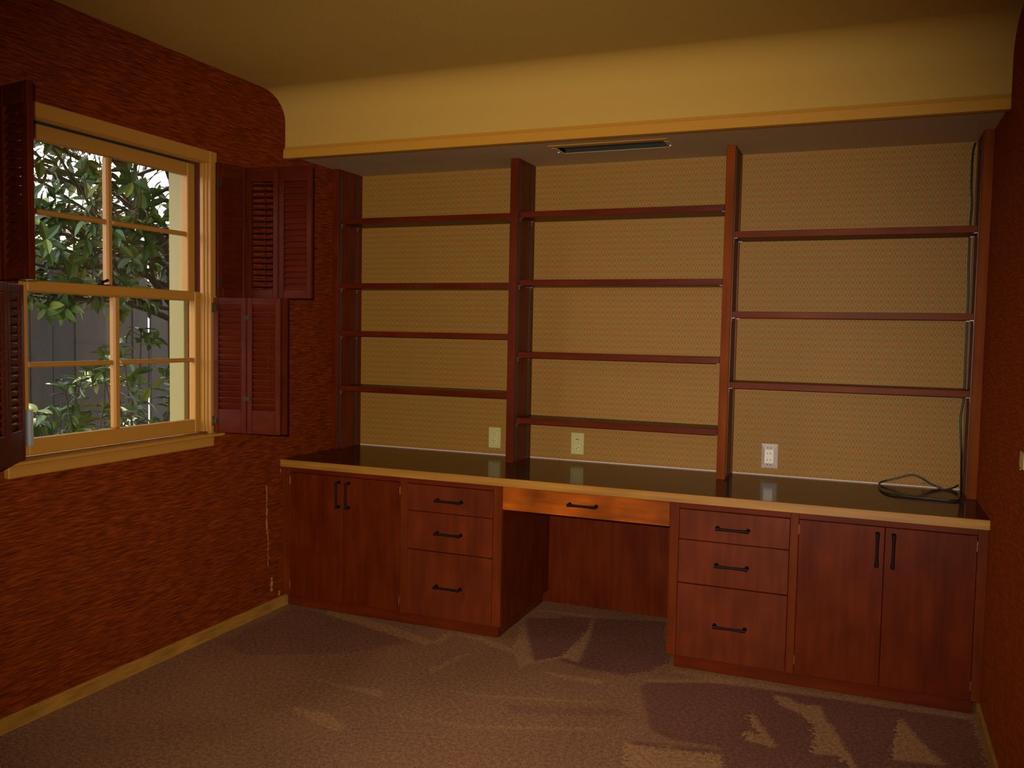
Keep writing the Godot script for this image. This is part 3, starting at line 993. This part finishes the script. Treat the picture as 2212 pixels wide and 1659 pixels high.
func clip_mesh(s: float) -> Mesh:
	var key := "clip%d" % int(s)
	if not meshes.has(key):
		var st := begin()
		add_cbox(st, Vector3(0.005 * s, -0.001, 0), Vector3(0.017, 0.002, 0.011), 0.0003)
		add_cbox(st, Vector3(-0.0022 * s, -0.010, 0), Vector3(0.0018, 0.018, 0.011), 0.0003)
		meshes[key] = st.commit()
	return meshes[key]

# ---------------------------------------------------------------- small things on the wall and counter
func outlet_face(parent: Node, c: Vector3, turned: bool) -> void:
	# receptacle face with two slots and a ground hole
	var f := put(parent, "receptacle", cbox(Vector3(0.030, 0.028, 0.004), 0.0035), M.ivory_in, c - origin_of(parent))
	var r := Basis(Vector3(0, 0, 1), PI * 0.5) if turned else Basis.IDENTITY
	for e in [[-0.0062, 0.004, 0.0028, 0.0085], [0.0062, 0.004, 0.0024, 0.0068]]:
		put(f, "slot", cbox(Vector3(e[2], e[3], 0.0012), 0.0), M.black, r * Vector3(e[0], e[1], 0.0018), r)
	put(f, "ground_hole", tube([Vector3(0, 0, -0.0006), Vector3(0, 0, 0.0006)], [0.0028, 0.0028], 10), M.black, r * Vector3(0, -0.0065, 0.0018))

func wall_plates() -> void:
	var o := thing("power_outlet", Vector3(0.8815, 0.853, 0.0), "ivory duplex power outlet at the foot of the left bay", "outlet")
	box(o, "plate", Vector3(0.8465, 0.797, 0.0), Vector3(0.9165, 0.909, 0.006), M.ivory, 0.004)
	outlet_face(o, Vector3(0.8815, 0.8725, 0.0065), false)
	outlet_face(o, Vector3(0.8815, 0.8335, 0.0065), false)
	put(o, "screw", tube([Vector3(0, 0, 0), Vector3(0, 0, 0.0015)], [0.003, 0.0025], 10), M.ivory_in, Vector3(0, 0, 0.0058))

	o = thing("power_outlet", Vector3(1.350, 0.851, 0.0), "ivory plate with a switch over a single outlet in the middle bay", "outlet")
	box(o, "plate", Vector3(1.315, 0.795, 0.0), Vector3(1.385, 0.907, 0.006), M.ivory, 0.004)
	outlet_face(o, Vector3(1.350, 0.8315, 0.0065), true)
	var rk := box(o, "switch_frame", Vector3(1.337, 0.866, 0.005), Vector3(1.363, 0.880, 0.0080), M.ivory_in, 0.002)
	put(rk, "toggle", cbox(Vector3(0.019, 0.006, 0.004), 0.0012), M.aluminium, Vector3(0, 0.0005, 0.002), Basis(Vector3.RIGHT, 0.3))
	for y in [0.899, 0.803]:
		put(o, "screw", tube([Vector3(0, 0, 0), Vector3(0, 0, 0.0015)], [0.003, 0.0025], 10), M.ivory_in, Vector3(1.350, y, 0.0058) - o.position)

	# white six-way tap with sloping sides
	o = thing("power_outlet", Vector3(2.3135, 0.855, 0.0), "white multiple outlet adapter with sloping sides in the right bay", "outlet")
	var st := begin()
	var w := 0.0375
	var h := 0.058
	var iw := 0.021
	var ih := 0.033
	var d := 0.030
	var ob := [Vector3(-w, -h, 0.006), Vector3(w, -h, 0.006), Vector3(w, h, 0.006), Vector3(-w, h, 0.006)]
	var ib := [Vector3(-iw, -ih, d), Vector3(iw, -ih, d), Vector3(iw, ih, d), Vector3(-iw, ih, d)]
	for k in 4:
		var l := (k + 1) % 4
		var nrm: Vector3 = (ob[l] - ob[k]).cross(ib[k] - ob[k]).normalized()
		quad(st, ob[k], ob[l], ib[l], ib[k], nrm)
		var side: Vector3 = (ob[l] - ob[k]).cross(Vector3(0, 0, 1)).normalized()
		quad(st, ob[k], ob[l], ob[l] - Vector3(0, 0, 0.006), ob[k] - Vector3(0, 0, 0.006), side)
	put(o, "body", st.commit(), M.white)
	var fc := put(o, "front", cbox(Vector3(iw * 2, ih * 2, 0.003), 0.001), M.white_in, Vector3(0, 0, d))
	for y in [-0.0165, 0.0145]:
		for x in [-0.0070, 0.0070]:
			put(fc, "slot", cbox(Vector3(0.0026, 0.0085, 0.001), 0.0), M.black, Vector3(x, y, 0.0015))
	var nt := Vector3(0, d - 0.006, h - ih).normalized()
	for s in [1.0, -1.0]:
		for x in [-0.0070, 0.0070]:
			put(o, "slot", cbox(Vector3(0.0030, 0.0080, 0.001), 0.0), M.black, Vector3(x, s * (ih + 0.007), d - 0.0068), Basis(Vector3.RIGHT, -s * atan2(nt.y, nt.z)))

	# ivory plate on the right wall at the edge of the view
	o = thing("wall_plate", Vector3(W, 1.065, 1.335), "small ivory plate on the right wall at the picture's edge", "plate")
	box(o, "plate", Vector3(W - 0.006, 1.043, 1.298), Vector3(W, 1.092, 1.372), M.ivory, 0.002)
	put(o, "screw", tube([Vector3(0, 0, 0), Vector3(-0.004, 0, 0)], [0.0035, 0.003], 10), M.brass, Vector3(W, 1.036, 1.296) - o.position)

	# pin stuck into the wallpaper just above the counter
	var pn := put(self, "wall_pin", tube([Vector3(0, 0, 0), Vector3(0, 0.002, 0.010), Vector3(0, 0.002, 0.010), Vector3(0, 0.0022, 0.0115)], [0.0012, 0.0012, 0.0038, 0.0034], 8), M.black, Vector3(2.985, 0.778, 0.0))
	pn.set_meta("label", "tiny dark pin in the wallpaper beside the coiled cable")
	pn.set_meta("category", "pin")

	# black cable: down the corner of the right bay, then a loop lying on the counter
	var pts := [Vector3(3.127, 2.280, 0.012), Vector3(3.118, 2.235, 0.014), Vector3(3.118, 2.097, 0.018), Vector3(3.124, 2.017, 0.016), Vector3(3.121, 1.918, 0.016),
		Vector3(3.122, 1.778, 0.016), Vector3(3.127, 1.617, 0.014), Vector3(3.127, 1.516, 0.016), Vector3(3.128, 1.334, 0.016), Vector3(3.129, 1.171, 0.016),
		Vector3(3.120, 1.088, 0.022), Vector3(3.122, 1.027, 0.030), Vector3(3.127, 0.915, 0.06), Vector3(3.124, 0.850, 0.12), Vector3(3.116, 0.797, 0.22), Vector3(3.105, 0.768, 0.30), Vector3(3.075, 0.7650, 0.338), Vector3(2.995, 0.7650, 0.332),
		Vector3(2.925, 0.7650, 0.322), Vector3(2.845, 0.7650, 0.298), Vector3(2.810, 0.7650, 0.215), Vector3(2.801, 0.7655, 0.060), Vector3(2.816, 0.774, 0.016),
		Vector3(2.879, 0.794, 0.010), Vector3(2.932, 0.813, 0.010), Vector3(2.968, 0.806, 0.012), Vector3(3.012, 0.782, 0.024), Vector3(3.060, 0.7650, 0.034),
		Vector3(3.087, 0.7660, 0.034), Vector3(3.108, 0.774, 0.030), Vector3(3.124, 0.785, 0.024)]
	var path := smooth(pts, 6)
	var cb := put(self, "power_cable", tube(path, same(0.0044, path.size()), 8), M.rubber)
	cb.set_meta("label", "black cable hanging in the right corner and looped on the counter")
	cb.set_meta("category", "cable")

# ---------------------------------------------------------------- the garden outside
func leaf_mesh(bend: float) -> Mesh:
	var st := begin()
	var rows := [[0.0, 0.02], [0.14, 0.26], [0.36, 0.44], [0.58, 0.46], [0.80, 0.30], [1.0, 0.0]]
	var l := []
	var m := []
	var r := []
	for e in rows:
		var z: float = e[0]
		var y := -bend * z * z
		m.append(Vector3(0, y, z))
		l.append(Vector3(-e[1] * 0.48, y + e[1] * 0.16, z))
		r.append(Vector3(e[1] * 0.48, y + e[1] * 0.16, z))
	for k in rows.size() - 1:
		for q in [[m[k], l[k], l[k + 1], m[k + 1]], [r[k], m[k], m[k + 1], r[k + 1]]]:
			var n: Vector3 = (q[1] - q[0]).cross(q[2] - q[0])
			if n.length() < 1e-9:
				n = (q[2] - q[0]).cross(q[3] - q[0])
			n = n.normalized()
			if n.y < 0.0:
				n = -n
			quad(st, q[0], q[1], q[2], q[3], n)
	return st.commit()

func leaf_basis(dir: Vector3, up: Vector3, size: float, wide: float) -> Basis:
	var z := dir.normalized()
	var x := up.cross(z)
	if x.length() < 0.01:
		x = Vector3.RIGHT.cross(z)
	x = x.normalized()
	return Basis(x * size * wide, z.cross(x) * size, z * size)

# leaves in whorls round twig tips; returns [transform, tone] pairs
func whorls(tips: Array, size: float) -> Array:
	var out := []
	for t in tips:
		var p: Vector3 = t[0]
		var axis: Vector3 = (t[1] as Vector3).normalized()
		var side := axis.cross(Vector3(0.3, 0.2, 0.9)).normalized()
		var n := rng.randi_range(6, 9)
		for k in n:
			var a := TAU * k * 0.381 + rng.randf() * 0.5
			var tilt := rng.randf_range(0.7, 1.5)
			var radial := side.rotated(axis, a)
			var dir := (axis * cos(tilt) + radial * sin(tilt) + Vector3(0, -0.25, 0)).normalized()
			var at := p - axis * (0.012 * k)
			var s := size * rng.randf_range(0.75, 1.15)
			var tone: int = [0, 0, 1, 1, 1, 2, 3, 3][rng.randi_range(0, 7)]
			out.append([Transform3D(leaf_basis(dir, axis + Vector3(0, 0.6, 0), s, rng.randf_range(0.85, 1.1)), at), tone])
	return out

func plant_leaves(parent: Node3D, leaves: Array, cam: Vector3, most: int) -> void:
	# nearest the window opening as single parts, the rest as one
	leaves.sort_custom(func(a, b): return view_rank(a[0].origin, cam) < view_rank(b[0].origin, cam))
	var forms := [leaf_mesh(0.12), leaf_mesh(0.28), leaf_mesh(0.02)]
	for k in mini(most, leaves.size()):
		var tr: Transform3D = leaves[k][0]
		put(parent, "leaf", forms[k % 3], M["leaf%d" % leaves[k][1]], tr.origin - parent.position, tr.basis)
	if leaves.size() <= most:
		return
	var mm := MultiMesh.new()
	mm.transform_format = MultiMesh.TRANSFORM_3D
	mm.use_colors = true
	mm.mesh = forms[1]
	mm.instance_count = leaves.size() - most
	var tones := [Color(0.035, 0.070, 0.014), Color(0.060, 0.105, 0.018), Color(0.14, 0.18, 0.026), Color(0.040, 0.080, 0.024)]
	for k in range(most, leaves.size()):
		var tr: Transform3D = leaves[k][0]
		tr.origin -= parent.position
		mm.set_instance_transform(k - most, tr)
		mm.set_instance_color(k - most, tones[leaves[k][1]])
	var mi := MultiMeshInstance3D.new()
	mi.name = "foliage"
	mi.multimesh = mm
	mi.material_override = M.leaf_many
	mi.set_meta("kind", "stuff")
	parent.add_child(mi)

func view_rank(p: Vector3, cam: Vector3) -> float:
	# distance from the line of sight through the middle of the window, leaves in view first
	var d := p - cam
	var t := -cam.x / d.x
	var hit := cam + d * t
	var inside := hit.z > 1.25 and hit.z < 2.11 and hit.y > 0.99 and hit.y < 2.10
	return (0.0 if inside else 100.0) + d.length()

func garden() -> void:
	rng.seed = 7
	var cam := Vector3(2.7285, 1.4253, 4.3351)
	var gr := put(self, "ground", boxes([[Vector3(-14, -0.5, -14), Vector3(-0.18, -0.3, 10)]], 0.0), M.soil)
	gr.set_meta("kind", "structure")

	# board fence, boards uneven; one narrow gap lets the light through
	var fx := -2.45
	var f := thing("wooden_fence", Vector3(fx, -0.3, -1.0), "weathered grey-brown vertical board fence behind the shrub", "fence")
	var z := 2.8
	var k := 0
	while z > -5.5:
		var w := rng.randf_range(0.165, 0.185)
		var gap := rng.randf_range(0.001, 0.005)
		if z - w < -0.90 and z > -0.90:
			w = z + 0.905
			gap = 0.036
		var top := 1.95 + rng.randf_range(-0.02, 0.02)
		var off := rng.randf_range(-0.006, 0.006)
		box(f, "board", Vector3(fx - 0.010 + off, -0.28, z - w), Vector3(fx + 0.010 + off, top, z), M.fence if k % 3 != 1 else M.fence1, 0.003)
		z -= w + gap
		k += 1
	for y in [0.25, 1.72]:
		box(f, "rail", Vector3(fx - 0.065, y - 0.045, -5.5), Vector3(fx - 0.022, y + 0.045, 2.8), M.fence1, 0.003)
	for pz in [2.0, -0.45, -2.9, -5.2]:
		box(f, "post", Vector3(fx - 0.155, -0.3, pz - 0.045), Vector3(fx - 0.067, 1.98, pz + 0.045), M.fence1, 0.003)

	# neighbour's outbuilding, beige stucco, far behind
	var nb := thing("neighbour_house", Vector3(-8.5, -0.3, -2.0), "beige stucco house wall seen in patches through the leaves", "house")
	box(nb, "wall", Vector3(-12.0, -0.3, -5.8), Vector3(-7.5, 2.95, 1.5), M.stucco, 0.0)
	box(nb, "roof", Vector3(-12.2, 2.95, -6.0), Vector3(-7.3, 3.07, 1.7), M.stucco, 0.01)

	# evergreen shrub-tree: trunk leaning across the right panes, branches, leaves
	var tp := Vector3(-1.3, -0.3, -0.12)
	var t := thing("evergreen_tree", tp, "leaning glossy-leaved evergreen tree filling the upper window panes", "tree")
	var spine := [Vector3(-1.35, -0.30, -0.12), Vector3(-1.32, 0.40, -0.09), Vector3(-1.30, 0.844, -0.061), Vector3(-1.3, 1.142, -0.03), Vector3(-1.3, 1.376, 0.015), Vector3(-1.30, 1.66, 0.05),
		Vector3(-1.3, 1.875, 0.085), Vector3(-1.3, 2.043, 0.223), Vector3(-1.3, 2.24, 0.365), Vector3(-1.3, 2.386, 0.442), Vector3(-1.32, 2.75, 0.60), Vector3(-1.4, 3.1, 0.72)]
	var sp := smooth(spine, 4)
	var rad := []
	for i in sp.size():
		rad.append(lerpf(0.045, 0.014, float(i) / sp.size()))
	put(t, "trunk", tube(sp, rad, 8), M.bark, -tp)
	var tips := []
	for n in 54:
		var s := lerpf(0.40, 0.98, pow(fmod(n * 0.618, 1.0), 1.25))
		var p0: Vector3 = sp[int(s * (sp.size() - 1))]
		var dir := Vector3(rng.randf_range(-0.55, 0.50), rng.randf_range(-0.02, 0.40), rng.randf_range(-0.9, 1.1)).normalized()
		var len := rng.randf_range(0.7, 1.45)
		var ctrl := [p0]
		for q in range(1, 5):
			ctrl.append(p0 + dir * len * q / 4.0 + Vector3(rng.randf_range(-0.06, 0.06), rng.randf_range(-0.06, 0.08) + 0.02 * q, rng.randf_range(-0.06, 0.06)))
		for q in ctrl.size():
			ctrl[q].x = clampf(ctrl[q].x, -2.0, -0.55)
		var bp := smooth(ctrl, 4)
		var br := []
		for i in bp.size():
			br.append(lerpf(0.013, 0.004, float(i) / bp.size()))
		put(t, "branch", tube(bp, br, 6), M.bark, -tp)
		tips.append([bp[bp.size() - 1], dir])
		# twigs
		var st := begin()
		for q in 13:
			var b0: Vector3 = bp[rng.randi_range(4, bp.size() - 2)]
			var td := (dir * 0.5 + Vector3(rng.randf_range(-0.9, 0.9), rng.randf_range(-0.35, 0.75), rng.randf_range(-0.9, 0.9))).normalized()
			var tl := rng.randf_range(0.14, 0.38)
			var b1 := b0 + td * tl
			if b1.x > -0.45 or b1.x < -2.2:
				continue
			add_tube(st, [b0, b0 + td * tl * 0.5 + Vector3(0, 0.015, 0), b1], [0.0035, 0.003, 0.002], 5)
			# the upper crown is thin, with bare twigs against the sky
			if b1.y < 2.02 or rng.randf() < 0.50:
				tips.append([b1, td])
		for q in 10:
			var c0: Vector3 = bp[rng.randi_range(3, bp.size() - 1)]
			var cd := (dir + Vector3(rng.randf_range(-0.8, 0.8), rng.randf_range(-0.2, 0.9), rng.randf_range(-0.8, 0.8))).normalized()
			var cl := rng.randf_range(0.15, 0.45)
			if c0.x + cd.x * cl < -0.5:
				add_tube(st, [c0, c0 + cd * cl * 0.5 + Vector3(0, 0.02, 0), c0 + cd * cl], [0.003, 0.0022, 0.0012], 4)
		put(t, "twigs", st.commit(), M.twig, -tp)
	plant_leaves(t, whorls(tips, 0.096), cam, 290)

	# lower bush in front of the fence
	var bpz := Vector3(-1.15, -0.3, 0.55)
	var b := thing("garden_shrub", bpz, "leafy green shrub growing below before the dark fence", "shrub")
	tips = []
	for q in 36:
		var foot := bpz + Vector3(rng.randf_range(-0.3, 0.2), 0, rng.randf_range(-0.6, 0.7))
		var top := Vector3(clampf(foot.x + rng.randf_range(-0.35, 0.35), -1.9, -0.62), rng.randf_range(0.75, 1.42), foot.z + rng.randf_range(-0.5, 0.5))
		var mid := (foot + top) * 0.5 + Vector3(rng.randf_range(-0.06, 0.06), 0.05, rng.randf_range(-0.06, 0.06))
		var path := smooth([foot, mid, top], 4)
		var br := []
		for i in path.size():
			br.append(lerpf(0.009, 0.003, float(i) / path.size()))
		put(b, "stem", tube(path, br, 6), M.bark, -bpz)
		tips.append([top, (top - mid).normalized()])
		for e in 3:
			var p: Vector3 = path[rng.randi_range(3, path.size() - 2)]
			var td := Vector3(rng.randf_range(-0.8, 0.8), rng.randf_range(0.0, 0.7), rng.randf_range(-0.9, 0.9)).normalized()
			tips.append([p + td * 0.16, td])
	plant_leaves(b, whorls(tips, 0.095), cam, 290)

func _ready() -> void:
	camera_and_light()
	make_materials()
	room()
	window()
	desk()
	shelves()
	shutters()
	wall_plates()
	garden()
